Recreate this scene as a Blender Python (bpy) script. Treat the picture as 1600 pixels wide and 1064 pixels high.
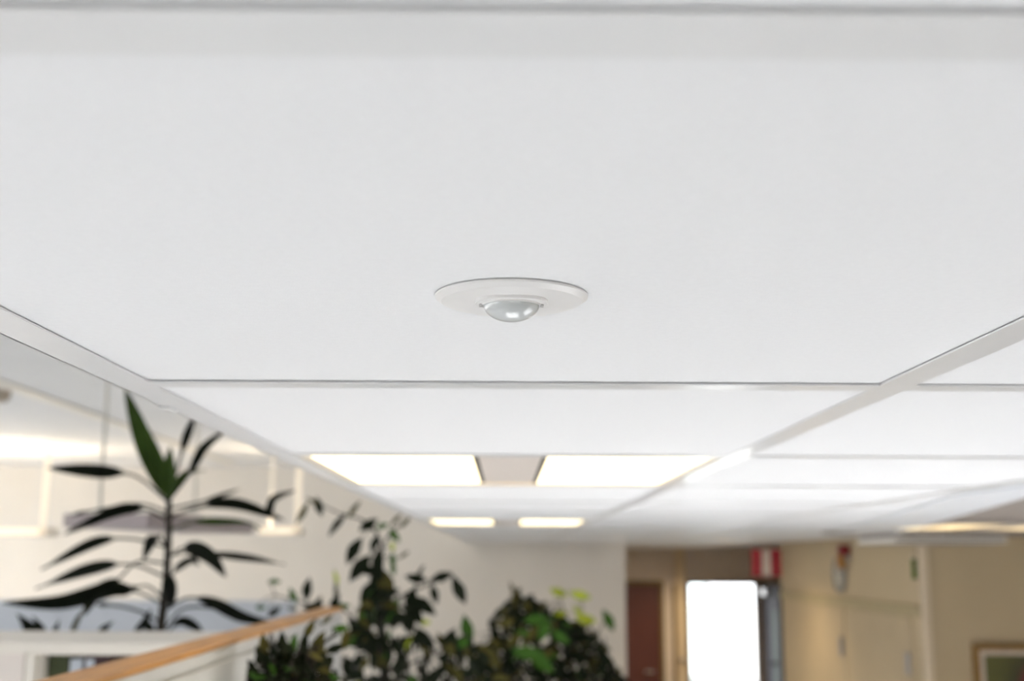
import bpy, bmesh, math, random
from mathutils import Vector, Matrix
random.seed(7)
R = math.radians
SC = bpy.context.scene
COL = SC.collection
for o in list(bpy.data.objects):
    bpy.data.objects.remove(o)

# ------------------------------------------------------------------ camera, world, lights, exposure
F_PX = 1880.0
ZC = 2.3581                      # camera height, 14 cm under the grid of the tile ceiling
cam_data = bpy.data.cameras.new('camera')
cam_data.sensor_width = 36.0
cam_data.lens = F_PX / 1600 * 36.0
cam_data.clip_start = 0.02
cam_data.dof.use_dof = True
cam_data.dof.focus_distance = 0.73
cam_data.dof.aperture_fstop = 6.8
cam = bpy.data.objects.new('camera', cam_data)
COL.objects.link(cam)
CAM_M = (Matrix.Translation((0, 0, ZC)) @ Matrix.Rotation(R(-0.30), 4, 'Z')
         @ Matrix.Rotation(R(90 + 10.34), 4, 'X') @ Matrix.Rotation(R(0.25), 4, 'Z'))
cam.matrix_world = CAM_M
SC.camera = cam

world = bpy.data.worlds.new('world')
SC.world = world
world.use_nodes = True
wn = world.node_tree.nodes
wn['Background'].inputs['Color'].default_value = (0.93, 0.965, 1.0, 1)
wn['Background'].inputs['Strength'].default_value = 2.9

added_sun_d = bpy.data.lights.new('sun', 'SUN')
added_sun_d.energy, added_sun_d.angle, added_sun_d.color = 56.0, R(.6), (1.0, .985, .965)
added_sun_o = bpy.data.objects.new('sun', added_sun_d)
added_sun_o.rotation_euler = (R(90 - 15.5), 0, 0)      # added low sun behind the camera; its floor patch bounces light onto the ceiling
COL.objects.link(added_sun_o)

SC.view_settings.view_transform = 'Standard'
SC.view_settings.look = 'None'
SC.view_settings.gamma = 1.0
SC.view_settings.use_curve_mapping = False
SC.view_settings.exposure = 0.53
SC.cycles.use_denoising = True
SC.cycles.max_bounces = 14
SC.cycles.diffuse_bounces = 8
SC.cycles.sample_clamp_indirect = 6.0
SC.cycles.caustics_reflective = False
SC.cycles.caustics_refractive = False


def portal(loc, rot, sx, sy):
    d = bpy.data.lights.new('daylight_portal', 'AREA')
    d.shape = 'RECTANGLE'
    d.size, d.size_y = sx, sy
    d.cycles.is_portal = True
    o = bpy.data.objects.new('daylight_portal', d)
    o.location, o.rotation_euler = loc, rot
    COL.objects.link(o)


# room extents
XL, XR, YR, YB, YE = -6.0, 5.2, -4.0, 10.65, 14.9
ZT, ZH = 2.5, 3.15               # tile grid, raised ceiling on the left
XE = -0.3255                     # left edge of the tile ceiling
XW = 2.27                        # corridor wall
LEFT_WIN = [(-3.2, -0.4), (0.4, 3.2), (4.0, 6.8), (7.4, 10.0)]
UNSEEN_REAR_WIN = [(-1.7, 0.7), (1.2, 3.6)]  # unseen windows, sized to shape the sun patch on the floor
for a, b in LEFT_WIN:
    portal((XL + .02, (a + b) / 2, 1.7), (0, R(-90), 0), 2.2, b - a)
for a, b in UNSEEN_REAR_WIN:
    portal(((a + b) / 2, YR + .02, 1.80), (R(90), 0, 0), b - a, .7)
portal((2.65, YE - .02, 1.05), (R(-90), 0, 0), .83, 2.05)


# ------------------------------------------------------------------ helpers
def at(px, py, Y):
    """world point on the sight line of photo pixel (px,py) at distance Y into the room"""
    v = CAM_M.to_3x3() @ Vector(((px - 800) / F_PX, (532 - py) / F_PX, -1.0))
    t = Y / v.y
    return Vector((0, 0, ZC)) + v * t


def mat(name, col, rough=.6, var=.04, scale=8.0, bump=0.0, bscale=60.0, metal=0.0, coat=0.0, spec=.5, emit=None, estr=0.0, trans=0.0, stretch=None, sss=0.0):
    m = bpy.data.materials.new(name)
    m.use_nodes = True
    nt = m.node_tree
    b = nt.nodes['Principled BSDF']
    b.inputs['Roughness'].default_value = rough
    b.inputs['Metallic'].default_value = metal
    b.inputs['Coat Weight'].default_value = coat
    b.inputs['Coat Roughness'].default_value = .12
    b.inputs['Specular IOR Level'].default_value = spec
    b.inputs['Transmission Weight'].default_value = trans
    tc = nt.nodes.new('ShaderNodeTexCoord')
    mp = nt.nodes.new('ShaderNodeMapping')
    nt.links.new(tc.outputs['Object'], mp.inputs['Vector'])
    if stretch:
        mp.inputs['Scale'].default_value = stretch
    n = nt.nodes.new('ShaderNodeTexNoise')
    n.inputs['Scale'].default_value = scale
    n.inputs['Detail'].default_value = 4
    nt.links.new(mp.outputs['Vector'], n.inputs['Vector'])
    r = nt.nodes.new('ShaderNodeValToRGB')
    r.color_ramp.elements[0].position = .3
    r.color_ramp.elements[1].position = .7
    r.color_ramp.elements[0].color = tuple(c * (1 - var) for c in col) + (1,)
    r.color_ramp.elements[1].color = tuple(min(1, c * (1 + var)) for c in col) + (1,)
    nt.links.new(n.outputs['Fac'], r.inputs['Fac'])
    nt.links.new(r.outputs['Color'], b.inputs['Base Color'])
    if bump:
        n2 = nt.nodes.new('ShaderNodeTexNoise')
        n2.inputs['Scale'].default_value = bscale
        n2.inputs['Detail'].default_value = 3
        nt.links.new(mp.outputs['Vector'], n2.inputs['Vector'])
        bp = nt.nodes.new('ShaderNodeBump')
        bp.inputs['Strength'].default_value = bump
        bp.inputs['Distance'].default_value = .002
        nt.links.new(n2.outputs['Fac'], bp.inputs['Height'])
        nt.links.new(bp.outputs['Normal'], b.inputs['Normal'])
    if emit:
        b.inputs['Emission Color'].default_value = emit + (1,)
        b.inputs['Emission Strength'].default_value = estr
    if sss:
        b.inputs['Subsurface Weight'].default_value = sss
        b.inputs['Subsurface Scale'].default_value = .004
    return m


class MB:
    """collects simple solids and links them as ONE mesh object"""

    def __init__(self):
        self.bm = bmesh.new()

    def box(self, lo, hi, bev=0.0):
        lo, hi = Vector(lo), Vector(hi)
        M = Matrix.Translation((lo + hi) / 2) @ Matrix.Diagonal((hi.x - lo.x, hi.y - lo.y, hi.z - lo.z, 1))
        r = bmesh.ops.create_cube(self.bm, size=1, matrix=M)
        if bev:
            es = list({e for v in r['verts'] for e in v.link_edges})
            bmesh.ops.bevel(self.bm, geom=es, offset=bev, segments=2, affect='EDGES', profile=.5)
        return self

    def prism(self, pts, z0, z1):
        lo = [self.bm.verts.new((x, y, z0)) for x, y in pts]
        hi = [self.bm.verts.new((x, y, z1)) for x, y in pts]
        n = len(pts)
        self.bm.faces.new(lo[::-1])
        self.bm.faces.new(hi)
        for i in range(n):
            self.bm.faces.new((lo[i], lo[(i + 1) % n], hi[(i + 1) % n], hi[i]))
        return self

    def lathe(self, prof, center, seg=48, cap=True):
        c = Vector(center)
        rings = []
        for r_, z in prof:
            if r_ < 1e-6:
                rings.append([self.bm.verts.new(c + Vector((0, 0, z)))])
            else:
                rings.append([self.bm.verts.new(c + Vector((r_ * math.cos(2 * math.pi * i / seg), r_ * math.sin(2 * math.pi * i / seg), z))) for i in range(seg)])
        for a, b in zip(rings, rings[1:]):
            for i in range(seg):
                j = (i + 1) % seg
                if len(a) == 1 and len(b) == 1:
                    continue
                if len(a) == 1:
                    self.bm.faces.new((a[0], b[i], b[j]))
                elif len(b) == 1:
                    self.bm.faces.new((a[i], a[j], b[0]))
                else:
                    self.bm.faces.new((a[i], a[j], b[j], b[i]))
        return self

    def tube(self, pts, rad, seg=8):
        pts = [Vector(p) for p in pts]
        rads = rad if isinstance(rad, (list, tuple)) else [rad] * len(pts)
        rings = []
        for i, p in enumerate(pts):
            d = (pts[min(i + 1, len(pts) - 1)] - pts[max(i - 1, 0)]).normalized()
            a = d.orthogonal().normalized() if abs(d.z) > .95 else d.cross(Vector((0, 0, 1))).normalized()
            b = d.cross(a)
            rings.append([self.bm.verts.new(p + (a * math.cos(2 * math.pi * k / seg) + b * math.sin(2 * math.pi * k / seg)) * rads[i]) for k in range(seg)])
        for a, b in zip(rings, rings[1:]):
            for k in range(seg):
                self.bm.faces.new((a[k], a[(k + 1) % seg], b[(k + 1) % seg], b[k]))
        self.bm.faces.new(rings[0][::-1])
        self.bm.faces.new(rings[-1])
        return self

    def mesh(self, name, m, smooth=False):
        bmesh.ops.recalc_face_normals(self.bm, faces=self.bm.faces)
        me = bpy.data.meshes.new(name)
        self.bm.to_mesh(me)
        self.bm.free()
        for mm in (m if isinstance(m, (list, tuple)) else [m]):
            me.materials.append(mm)
        if smooth:
            for p in me.polygons:
                p.use_smooth = True
            me.set_sharp_from_angle(angle=R(28))
        return me

    def build(self, name, m, parent=None, smooth=False):
        return link(name, self.mesh(name, m, smooth), parent)


def link(name, me, parent=None, mw=None):
    o = bpy.data.objects.new(name, me)
    COL.objects.link(o)
    if parent is not None:
        o.parent = parent
        o.matrix_parent_inverse = parent_world(parent).inverted()
    if mw is not None:
        o.matrix_basis = mw
    return o


def parent_world(o):
    M = o.matrix_parent_inverse @ o.matrix_basis if o.parent else o.matrix_basis
    return (parent_world(o.parent) @ M) if o.parent else M


def thing(name, loc, label, cat, group=None):
    o = bpy.data.objects.new(name, None)
    o.empty_display_size = .05
    o.location = loc
    COL.objects.link(o)
    return tag(o, label, cat, group)


def tag(o, label, cat, group=None):
    o['label'], o['category'] = label, cat
    if group:
        o['group'] = group
    return o


def struct(o):
    o['kind'] = 'structure'
    return o


# ------------------------------------------------------------------ materials
M = {}
M['tile'] = mat('tile_white_mineral_fibre', (.845, .85, .865), .9, .012, 220, .10, 900, spec=.05)
M['grid'] = mat('white_enamelled_steel', (.79, .795, .805), .30, .01, 30, coat=.2)
M['plenum'] = mat('dark_plenum', (.05, .05, .06), .9, .1)
M['white_plaster'] = mat('white_ceiling_plaster', (.81, .81, .815), .85, .02, 5, .1, 200)
M['wall_white'] = mat('warm_white_wall_paint', (.80, .765, .715), .8, .02, 3, .08, 250)
M['wall_tan'] = mat('tan_wall_paint', (.55, .44, .28), .75, .03, 3, .08, 250)
M['wall_end'] = mat('greyish_tan_paint', (.74, .67, .62), .75, .03, 3, .08, 250)
M['soffit'] = mat('taupe_soffit_paint', (.29, .255, .23), .6, .03, 3, .05, 250)  # shadow on the right-hand ceiling put into the colour
M['soffit_edge'] = mat('blue_white_edge_board', (.84, .87, .92), .35, .01, 5)  # daylight on the ceiling put into the colour
M['floor'] = mat('pale_vinyl_floor', (.64, .655, .675), .6, .05, 4)
M['ground'] = mat('pale_paving', (.34, .34, .33), .9, .05, 2)
M['plastic'] = mat('white_moulded_plastic', (.85, .84, .836), .36, .01, 60, coat=.05)
M['lens'] = mat('milky_fresnel_lens', (.63, .66, .67), .07, .01, 60, coat=.6)
M['diffuser'] = mat('lit_diffuser', (.9, .88, .8), .4, .01, 20, emit=(1.0, .82, .48), estr=1.75)
M['reflector'] = mat('cream_reflector', (.86, .80, .70), .35, .02, 10)
M['perforated'] = mat('taupe_perforated_steel', (.70, .63, .58), .45, .05, 300)
M['dark_gap'] = mat('dark_seal', (.09, .075, .06), .8, .1)
M['lamp_white'] = mat('white_lamp_body', (.88, .84, .77), .4, .02, 12)
M['lamp_top'] = mat('lit_tube', (1, .95, .85), .4, .01, 10, emit=(1.0, .85, .64), estr=15.0)
M['lamp_top_strong'] = mat('lit_tube_bright', (1, .95, .85), .4, .01, 10, emit=(1.0, .85, .64), estr=15.0)
M['lit_strip'] = mat('lit_opal_strip', (.8, .74, .64), .5, .01, 10, emit=(1.0, .82, .58), estr=.45)
M['lit_strap'] = mat('lit_opal_strap', (.85, .78, .68), .5, .01, 10, emit=(1.0, .86, .66), estr=.22)  # plain hanging strap, given a glow so it looks lit
M['mauve'] = mat('mauve_grey_lamp_shade', (.36, .31, .315), .5, .03, 12)
M['rod'] = mat('grey_lamp_rod', (.62, .60, .55), .4, .03, 30)
M['beige'] = mat('beige_plastic', (.42, .36, .29), .5, .03, 40)
M['leaf_dark'] = mat('dark_glossy_leaf', (.006, .010, .003), .6, .3, 30, spec=.12)
M['leaf_mid'] = mat('mid_green_leaf', (.035, .10, .008), .55, .3, 30, spec=.2)
M['leaf_lime'] = mat('young_lime_leaf', (.42, .50, .012), .5, .15, 30)
M['leaf_olive'] = mat('olive_leaf', (.065, .058, .012), .6, .3, 30, spec=.15)
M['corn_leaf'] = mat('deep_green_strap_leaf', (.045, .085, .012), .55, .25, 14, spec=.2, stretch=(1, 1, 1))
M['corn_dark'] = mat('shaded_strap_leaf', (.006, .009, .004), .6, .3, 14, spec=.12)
M['bark'] = mat('brown_bark', (.016, .012, .007), .9, .3, 40, .5, 80)
M['soil'] = mat('potting_soil', (.03, .02, .015), .95, .3, 40, .6, 60)
M['pot_white'] = mat('white_glazed_planter', (.75, .74, .72), .3, .03, 6)
M['pot_grey'] = mat('grey_stone_planter', (.30, .29, .28), .6, .1, 12)
M['cabinet'] = mat('off_white_lacquer', (.74, .70, .635), .5, .02, 6)
M['door_panel'] = mat('pinkish_white_door', (.70, .64, .60), .5, .02, 6)
M['oak'] = mat('orange_oak_edge', (.46, .215, .045), .45, .25, 9, .1, 50, stretch=(8, .6, 8))
M['screen'] = mat('pale_grey_fabric', (.50, .50, .49), .9, .05, 140, .3, 400)
M['screen_rail'] = mat('grey_aluminium_rail', (.42, .415, .40), .4, .03, 40)
M['blue_grey'] = mat('pale_blue_grey_board', (.50, .53, .58), .7, .03, 5)
M['book_green'] = mat('dark_green_binder', (.035, .045, .014), .6, .2, 20)
M['book_blue'] = mat('pale_blue_card', (.55, .60, .68), .6, .05, 20)
M['book_maroon'] = mat('dark_maroon_board', (.035, .012, .016), .6, .2, 20)
M['door_red'] = mat('red_brown_door', (.105, .030, .024), .5, .12, 5, stretch=(6, 6, .5))
M['door_frame'] = mat('olive_oak_frame', (.20, .135, .05), .5, .15, 8, stretch=(6, 6, .5))
M['pale_post'] = mat('pale_cream_post', (.72, .60, .44), .6, .03, 5)
M['metal_dark'] = mat('dark_blue_grey_metal', (.02, .02, .04), .7, .1, 20)
M['metal_grey'] = mat('brushed_grey_metal', (.45, .44, .44), .35, .05, 40, metal=.7)
M['frosted'] = mat('pale_frosted_glass', (.10, .14, .15), .7, .03, 20)
M['jamb'] = mat('grey_brown_jamb', (.22, .19, .17), .5, .05, 10)
M['red'] = mat('signal_red', (.36, .015, .03), .5, .04, 20)
M['sign_white'] = mat('sign_white', (.72, .66, .60), .5, .03, 20)
M['alarm_red'] = mat('deep_alarm_red', (.20, .010, .016), .4, .1, 20)
M['amber'] = mat('amber_plastic', (.42, .19, .03), .4, .1, 20)
M['clock_face'] = mat('pale_clock_face', (.62, .58, .47), .5, .03, 20)
M['clock_rim'] = mat('grey_clock_rim', (.32, .30, .27), .4, .05, 20)
M['sign_green'] = mat('sign_green', (.08, .15, .015), .5, .1, 20)
M['frame_gold'] = mat('antique_gold_frame', (.24, .13, .03), .45, .2, 20)
M['mat_cream'] = mat('cream_liner', (.62, .52, .42), .7, .04, 20)
M['trim_tan'] = mat('tan_trim', (.46, .38, .22), .6, .04, 10)
M['tan_door'] = mat('tan_flush_door', (.52, .415, .265), .55, .04, 6)

g = bpy.data.materials.new('clear_glass')
g.use_nodes = True
gb = g.node_tree.nodes['Principled BSDF']
gb.inputs['Base Color'].default_value = (.90, .97, .96, 1)
gb.inputs['Roughness'].default_value = .02
gb.inputs['Transmission Weight'].default_value = 1.0
gb.inputs['IOR'].default_value = 1.02
gn = g.node_tree.nodes.new('ShaderNodeTexNoise')
gn.inputs['Scale'].default_value = 3
gr = g.node_tree.nodes.new('ShaderNodeMapRange')
gr.inputs['To Min'].default_value = .01
gr.inputs['To Max'].default_value = .03
g.node_tree.links.new(gn.outputs['Fac'], gr.inputs['Value'])
g.node_tree.links.new(gr.outputs['Result'], gb.inputs['Roughness'])
M['glass'] = g

# painting: a loose abstract of dark green with a red patch
p = bpy.data.materials.new('oil_painting')
p.use_nodes = True
nt = p.node_tree
tc = nt.nodes.new('ShaderNodeTexCoord')
nz = nt.nodes.new('ShaderNodeTexNoise')
nz.inputs['Scale'].default_value = 6
nz.inputs['Detail'].default_value = 6
vs = nt.nodes.new('ShaderNodeVectorMath')
vs.operation = 'DISTANCE'
pc = at(1606, 1062, 6.64)
vs.inputs[1].default_value = (pc.x + .08, 6.60, pc.z - .05)
nt.links.new(tc.outputs['Object'], vs.inputs[0])
nt.links.new(tc.outputs['Object'], nz.inputs['Vector'])
ad = nt.nodes.new('ShaderNodeMath')
ad.operation = 'MULTIPLY_ADD'
ad.inputs[1].default_value = .22
nt.links.new(nz.outputs['Fac'], ad.inputs[0])
nt.links.new(vs.outputs['Value'], ad.inputs[2])
rp = nt.nodes.new('ShaderNodeValToRGB')
rp.color_ramp.elements[0].position = .2
rp.color_ramp.elements[0].color = (.16, .012, .02, 1)
rp.color_ramp.elements[1].position = .38
rp.color_ramp.elements[1].color = (.085, .085, .015, 1)
e = rp.color_ramp.elements.new(.28)
e.color = (.04, .035, .008, 1)
nt.links.new(ad.outputs['Value'], rp.inputs['Fac'])
nt.links.new(rp.outputs['Color'], nt.nodes['Principled BSDF'].inputs['Base Color'])
nt.nodes['Principled BSDF'].inputs['Roughness'].default_value = .5
M['painting'] = p


# ------------------------------------------------------------------ room shell
struct(MB().box((XL - .2, YR - .2, -.15), (XR + .2, YE + .2, 0)).build('floor', M['floor']))
struct(MB().box((-60, -60, -.40), (60, 70, -.16)).build('ground', M['ground']))


def pierced(name, axis, fixed, th, a0, a1, z0, z1, holes, m):
    """a wall with rectangular holes; axis 'x' runs along X at Y=fixed, 'y' along Y at X=fixed"""
    mb = MB()

    def put(s0, s1, q0, q1):
        if s1 - s0 < 1e-4 or q1 - q0 < 1e-4:
            return
        if axis == 'x':
            mb.box((s0, fixed, q0), (s1, fixed + th, q1))
        else:
            mb.box((fixed, s0, q0), (fixed + th, s1, q1))
    s = a0
    for h0, h1, q0, q1 in sorted(holes):
        put(s, h0, z0, z1)
        put(h0, h1, z0, q0)
        put(h0, h1, q1, z1)
        s = h1
    put(s, a1, z0, z1)
    return struct(mb.build(name, m))


wall_l = pierced('wall_left', 'y', XL - .2, .2, YR - .2, YE + .2, 0, ZH + .2, [(a, b, .6, 2.8) for a, b in LEFT_WIN], M['wall_white'])
wall_r = pierced('wall_rear', 'x', YR - .2, .2, XL, XR + .2, 0, ZH + .2, [(a, b, 1.45, 2.15) for a, b in UNSEEN_REAR_WIN], M['wall_white'])
struct(MB().box((XR, YR, 0), (XR + .2, YE + .2, ZH + .2)).build('wall_right', M['wall_tan']))
struct(MB().box((XL, YB, 0), (1.05, YB + .15, ZH + .2)).build('wall_back', M['wall_white']))
struct(MB().box((.90, YB + .15, 0), (1.05, YE, ZT + .1)).build('wall_recess', M['wall_tan']))
pierced('wall_end', 'x', YE, .2, XL, XR, 0, ZH + .2, [(1.13, 1.89, 0, 2.07), (2.24, 3.07, 0, 2.085)], M['wall_end'])
# corridor side wall with two flush doors, and the wall with the picture
struct(MB().box((XW, 6.64, 0), (XR, 6.79, ZT + .1)).build('wall_picture', M['wall_tan']))
struct(MB().box((XW, 6.79, 0), (XW + .15, 10.05, ZT + .1)).build('wall_corridor', M['wall_tan']))
struct(MB().box((XW + .15, 9.9, 0), (3.6, 10.05, ZT + .1)).box((3.45, 10.05, 0), (3.6, YE, ZT + .1)).build('wall_corridor_jog', M['wall_tan']))
struct(MB().box((XW - .012, 6.62, 0), (XW + .03, 6.67, ZT - .05), .004).build('trim_1', M['pale_post']))
struct(MB().box((XW - .02, 6.7, 2.06), (XW, 10.03, 2.12), .004).build('trim_2', M['trim_tan']))

# windows (behind and left of the camera, out of the picture: frames and mullions)
wi = 1
for (walls, wins, ax) in ((wall_l, LEFT_WIN, 'y'), (wall_r, UNSEEN_REAR_WIN, 'x')):
    for a, b in wins:
        zt = 2.8 if ax == 'y' else 2.15
        zb = .6 if ax == 'y' else 1.45
        mb = MB()
        for s in (a, (a + b) / 2 - .03, b - .06):
            if ax == 'y':
                mb.box((XL - .16, s, zb), (XL - .08, s + .06, zt))
            else:
                mb.box((s, YR - .16, zb), (s + .06, YR - .08, zt))
        for q in (zb, zt - .06):
            if ax == 'y':
                mb.box((XL - .16, a, q), (XL - .08, b, q + .06))
            else:
                mb.box((a, YR - .16, q), (b, YR - .08, q + .06))
        struct(mb.build('window_%d' % wi, M['lamp_white']))
        wi += 1

# ------------------------------------------------------------------ ceilings
ceiling = struct(MB().box((XL, YR, ZH), (XE + .01, YE, ZH + .2)).build('ceiling', M['white_plaster']))
struct(MB().box((XE, YR, ZT + .03), (XE + .012, YB, ZH)).build('trim_3', M['white_plaster']))
tile_deck = struct(MB().box((XE + .012, YR, ZT + .22), (XR, YE, ZT + .40)).build('ceiling_tiled', M['plenum']))
bx = at(20, 610, 5.6)
MB().box((bx.x - .04, 5.35, ZH - .012), (bx.x + .04, 10.2, ZH), .003).build('ceiling_batten', M['lamp_white'], ceiling)

BAR = .0145                      # half width of a grid bar
X0 = -.28
xs = [.3215 + .6 * k for k in range(4)]            # long bars
PY = .68                          # tile length
ys = [.991 + PY * k for k in range(-7, 21)]         # cross bars


def bar_mesh(lx, ly):
    mb = MB()
    mb.box((-lx / 2, -ly / 2, 0), (lx / 2, ly / 2, .0012))
    if lx < ly:
        mb.box((-.0045, -ly / 2, .0012), (.0045, ly / 2, .035))
    else:
        mb.box((-lx / 2, -.0045, .0012), (lx / 2, .0045, .035))
    return mb.mesh('grid_bar', M['grid'])


LUM = {(0, 1.671), (0, 4.391)}
# edge trim along the left side, with a small splice clip
MB().box((XE, YR, ZT), (X0 - .0125, YB, ZT + .0012)).box((XE, YR, ZT), (XE + .0012, YB, ZT + .03)).build('edge_trim', M['grid'], tile_deck)
MB().box((XE - .002, 1.13, ZT - .003), (XE + .009, 1.16, ZT), .001).build('splice_clip', M['grid'], tile_deck)
for x in xs:
    for i in range(14):
        y0 = YR + i * 1.35
        me = bar_mesh(2 * BAR, 1.35) if (x == xs[0] and i == 0) else bm_long
        bm_long = me
        link('grid_bar', me, tile_deck, Matrix.Translation((x, y0 + .675, ZT)))
cols = [(X0 - .0125, xs[0])] + [(xs[k], xs[k + 1]) for k in range(3)]
cross_me = [bar_mesh(b - a - (BAR + .0003 if i == 0 else 2 * BAR), 2 * BAR) for i, (a, b) in enumerate(cols)]
for i, (a, b) in enumerate(cols):
    for y in ys:
        if y > YB and i < 2:
            if y > YB and b < 1.1:
                continue
        if i >= 2 and y < 1.5:
            continue
        c = ((a + b - BAR) / 2 if i == 0 else (a + b) / 2)
        link('grid_bar', cross_me[i], tile_deck, Matrix.Translation((c, y, ZT)))
tile_me = []
for i, (a, b) in enumerate(cols):
    w = (b - .0055) - (a + (.0055 if i else -.006))
    tile_me.append(MB().box((-w / 2, -PY / 2 + .0055, 0), (w / 2, PY / 2 - .0055, .015), .0012).mesh('ceiling_tile', M['tile']))
for i, (a, b) in enumerate(cols):
    for y in ys[:-1]:
        if any(i == c and abs(y - yy) < .05 for c, yy in LUM):
            continue
        if (y > YB - .3 and b < 1.1) or (i >= 2 and y < 1.0):
            continue
        c = ((b - .0055) + (a + (.0055 if i else -.006))) / 2
        lift = .0019 + random.uniform(-.0002, .0004)
        rot = Matrix.Rotation(random.uniform(-.0006, .0006), 4, 'Y') @ Matrix.Rotation(random.uniform(-.0006, .0006), 4, 'X')
        link('ceiling_tile', tile_me[i], tile_deck, Matrix.Translation((c, y + PY / 2, ZT + lift)) @ rot)
# shaded part of the right-hand ceiling, built as a taupe board with oblique edge
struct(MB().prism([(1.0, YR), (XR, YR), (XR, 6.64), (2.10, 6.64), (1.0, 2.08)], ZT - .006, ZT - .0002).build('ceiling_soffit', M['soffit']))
struct(MB().prism([(.965, YR), (.9995, YR), (.9995, 2.08), (2.0995, 6.64), (1.75, 6.64), (.965, 2.6)], ZT - .004, ZT - .0002).build('trim_11', M['soffit_edge']))  # strip of daylight beside the shadow line, built as a pale board

# ------------------------------------------------------------------ motion detector
DX, DY = .0030, .6495
det = thing('motion_detector', (DX, DY, ZT), 'round white ceiling motion detector with a milky dome lens, set in the nearest ceiling tile', 'sensor')
TZ = ZT + .0019
MB().lathe([(.034, .0032), (.034, .0016), (.0419, .0016), (.0423, .0011), (.0421, .0003), (.0388, -.0020), (.0, -.0021)], (DX, DY, ZT), 96).build('flange', M['plastic'], det, True)
# housing: rounded towards the camera, straight sides running back
hp = []
hw, hr = .0203, .0085
for k in range(0, 13):
    a = math.pi + k * math.pi / 12
    ca, sa = math.cos(a), math.sin(a)
    e = .62
    hp.append((DX + hw * math.copysign(abs(ca) ** e, ca), DY - .0005 + .0190 * math.copysign(abs(sa) ** .8, sa)))
hp += [(DX + hw, DY + .030), (DX - hw, DY + .030)]
hb = MB().prism(hp, ZT - .0036, ZT - .0019)
bmesh.ops.bevel(hb.bm, geom=[e for e in hb.bm.edges if all(v.co.z < ZT - .003 for v in e.verts)], offset=.0006, segments=2, affect='EDGES')
hous = hb.build('housing', M['plastic'], det)
MB().lathe([(.0170, -.0034), (.0168, -.0042), (.0158, -.0042), (.0158, -.0034)], (DX, DY + .001, ZT), 64).build('lens_ring', M['plastic'], hous, True)
prof = [(.0154 * math.cos(a), -.0036 - .0090 * math.sin(a)) for a in [k * math.pi / 2 / 14 for k in range(15)]]
prof[-1] = (0, prof[-1][1])
MB().lathe(prof, (DX, DY + .001, ZT), 64).build('dome_lens', M['lens'], det, True)
for sx in (-1, 1):
    MB().box((DX + sx * .0168 - .001, DY - .0035, ZT - .0048), (DX + sx * .0168 + .001, DY + .0005, ZT - .0036), .0003).build('lens_clip', M['metal_grey'], det)


# ------------------------------------------------------------------ recessed lamps
def luminaire(x0, x1, y0, label, depth=.648, z=ZT):
    L = thing('recessed_ceiling_lamp', ((x0 + x1) / 2, y0 + depth / 2, z), label, 'lamp', 'recessed twin panel ceiling lamps')
    y1 = y0 + depth
    w = x1 - x0
    mid, hwid = (x0 + x1) / 2, w * .075
    zt = z + .05
    mb = MB()
    t = .004
    mb.box((x0, y0, z + .0016), (x0 + t, y1, zt)).box((x1 - t, y0, z + .0016), (x1, y1, zt))
    mb.box((x0, y0, z + .0016), (x1, y0 + t, zt)).box((x0, y1 - t, z + .0016), (x1, y1, zt))
    mb.box((x0, y0, zt), (x1, y1, zt + .004))
    mb.build('housing', M['reflector'], L)
    for a, b in ((x0 + w * .018, mid - hwid - .009), (mid + hwid + .009, x1 - w * .018)):
        MB().box((a, y0 + .006, z + .004), (b, y1 - .006, z + .009), .001).build('diffuser', M['diffuser'], L)
    for a, b, s in ((x0 + t, x0 + w * .018, 1), (x1 - w * .018, x1 - t, -1)):
        MB().box((a, y0 + .005, z + .003), (b, y1 - .005, z + .006)).build('side_reflector', M['reflector'], L)
    c = MB().box((mid - hwid, y0 + .01, z + .0005), (mid + hwid, y1 - .05, z + .006), .001).build('centre_panel', M['perforated'], L)
    for sx in (-1, 1):
        MB().box((mid + sx * (hwid + .004) - .004, y0 + .01, z + .001), (mid + sx * (hwid + .004) + .004, y1 - .05, z + .005)).build('seal', M['dark_gap'], c)
    return L


luminaire(X0 - .0115, xs[0] - .016, 1.671 + .016, 'bright recessed lamp with a taupe centre strip, second tile row past the motion detector')
luminaire(X0 - .0115, xs[0] - .016, 4.391 + .016, 'far recessed lamp of two short warm strips above the leafy fig tree')
luminaire(1.64, 2.24, 4.47, 'recessed lamp of two yellowish strips in the taupe soffit at right', .658, ZT - .010)

# ------------------------------------------------------------------ left space: hanging lamps, detector
sd = at(-1, 611, 5.65)
d = thing('smoke_detector', (sd.x, sd.y, ZH), 'small beige round detector on the raised ceiling at the left picture edge', 'sensor')
MB().lathe([(0, 0), (.065, 0), (.065, -.012), (.055, -.016)], (sd.x, sd.y, ZH), 32).build('base', M['lamp_white'], d, True)
MB().lathe([(.052, -.014), (.050, -.05), (.038, -.066), (0, -.070)], (sd.x, sd.y, ZH), 32).build('head', M['beige'], d, True)


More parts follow.
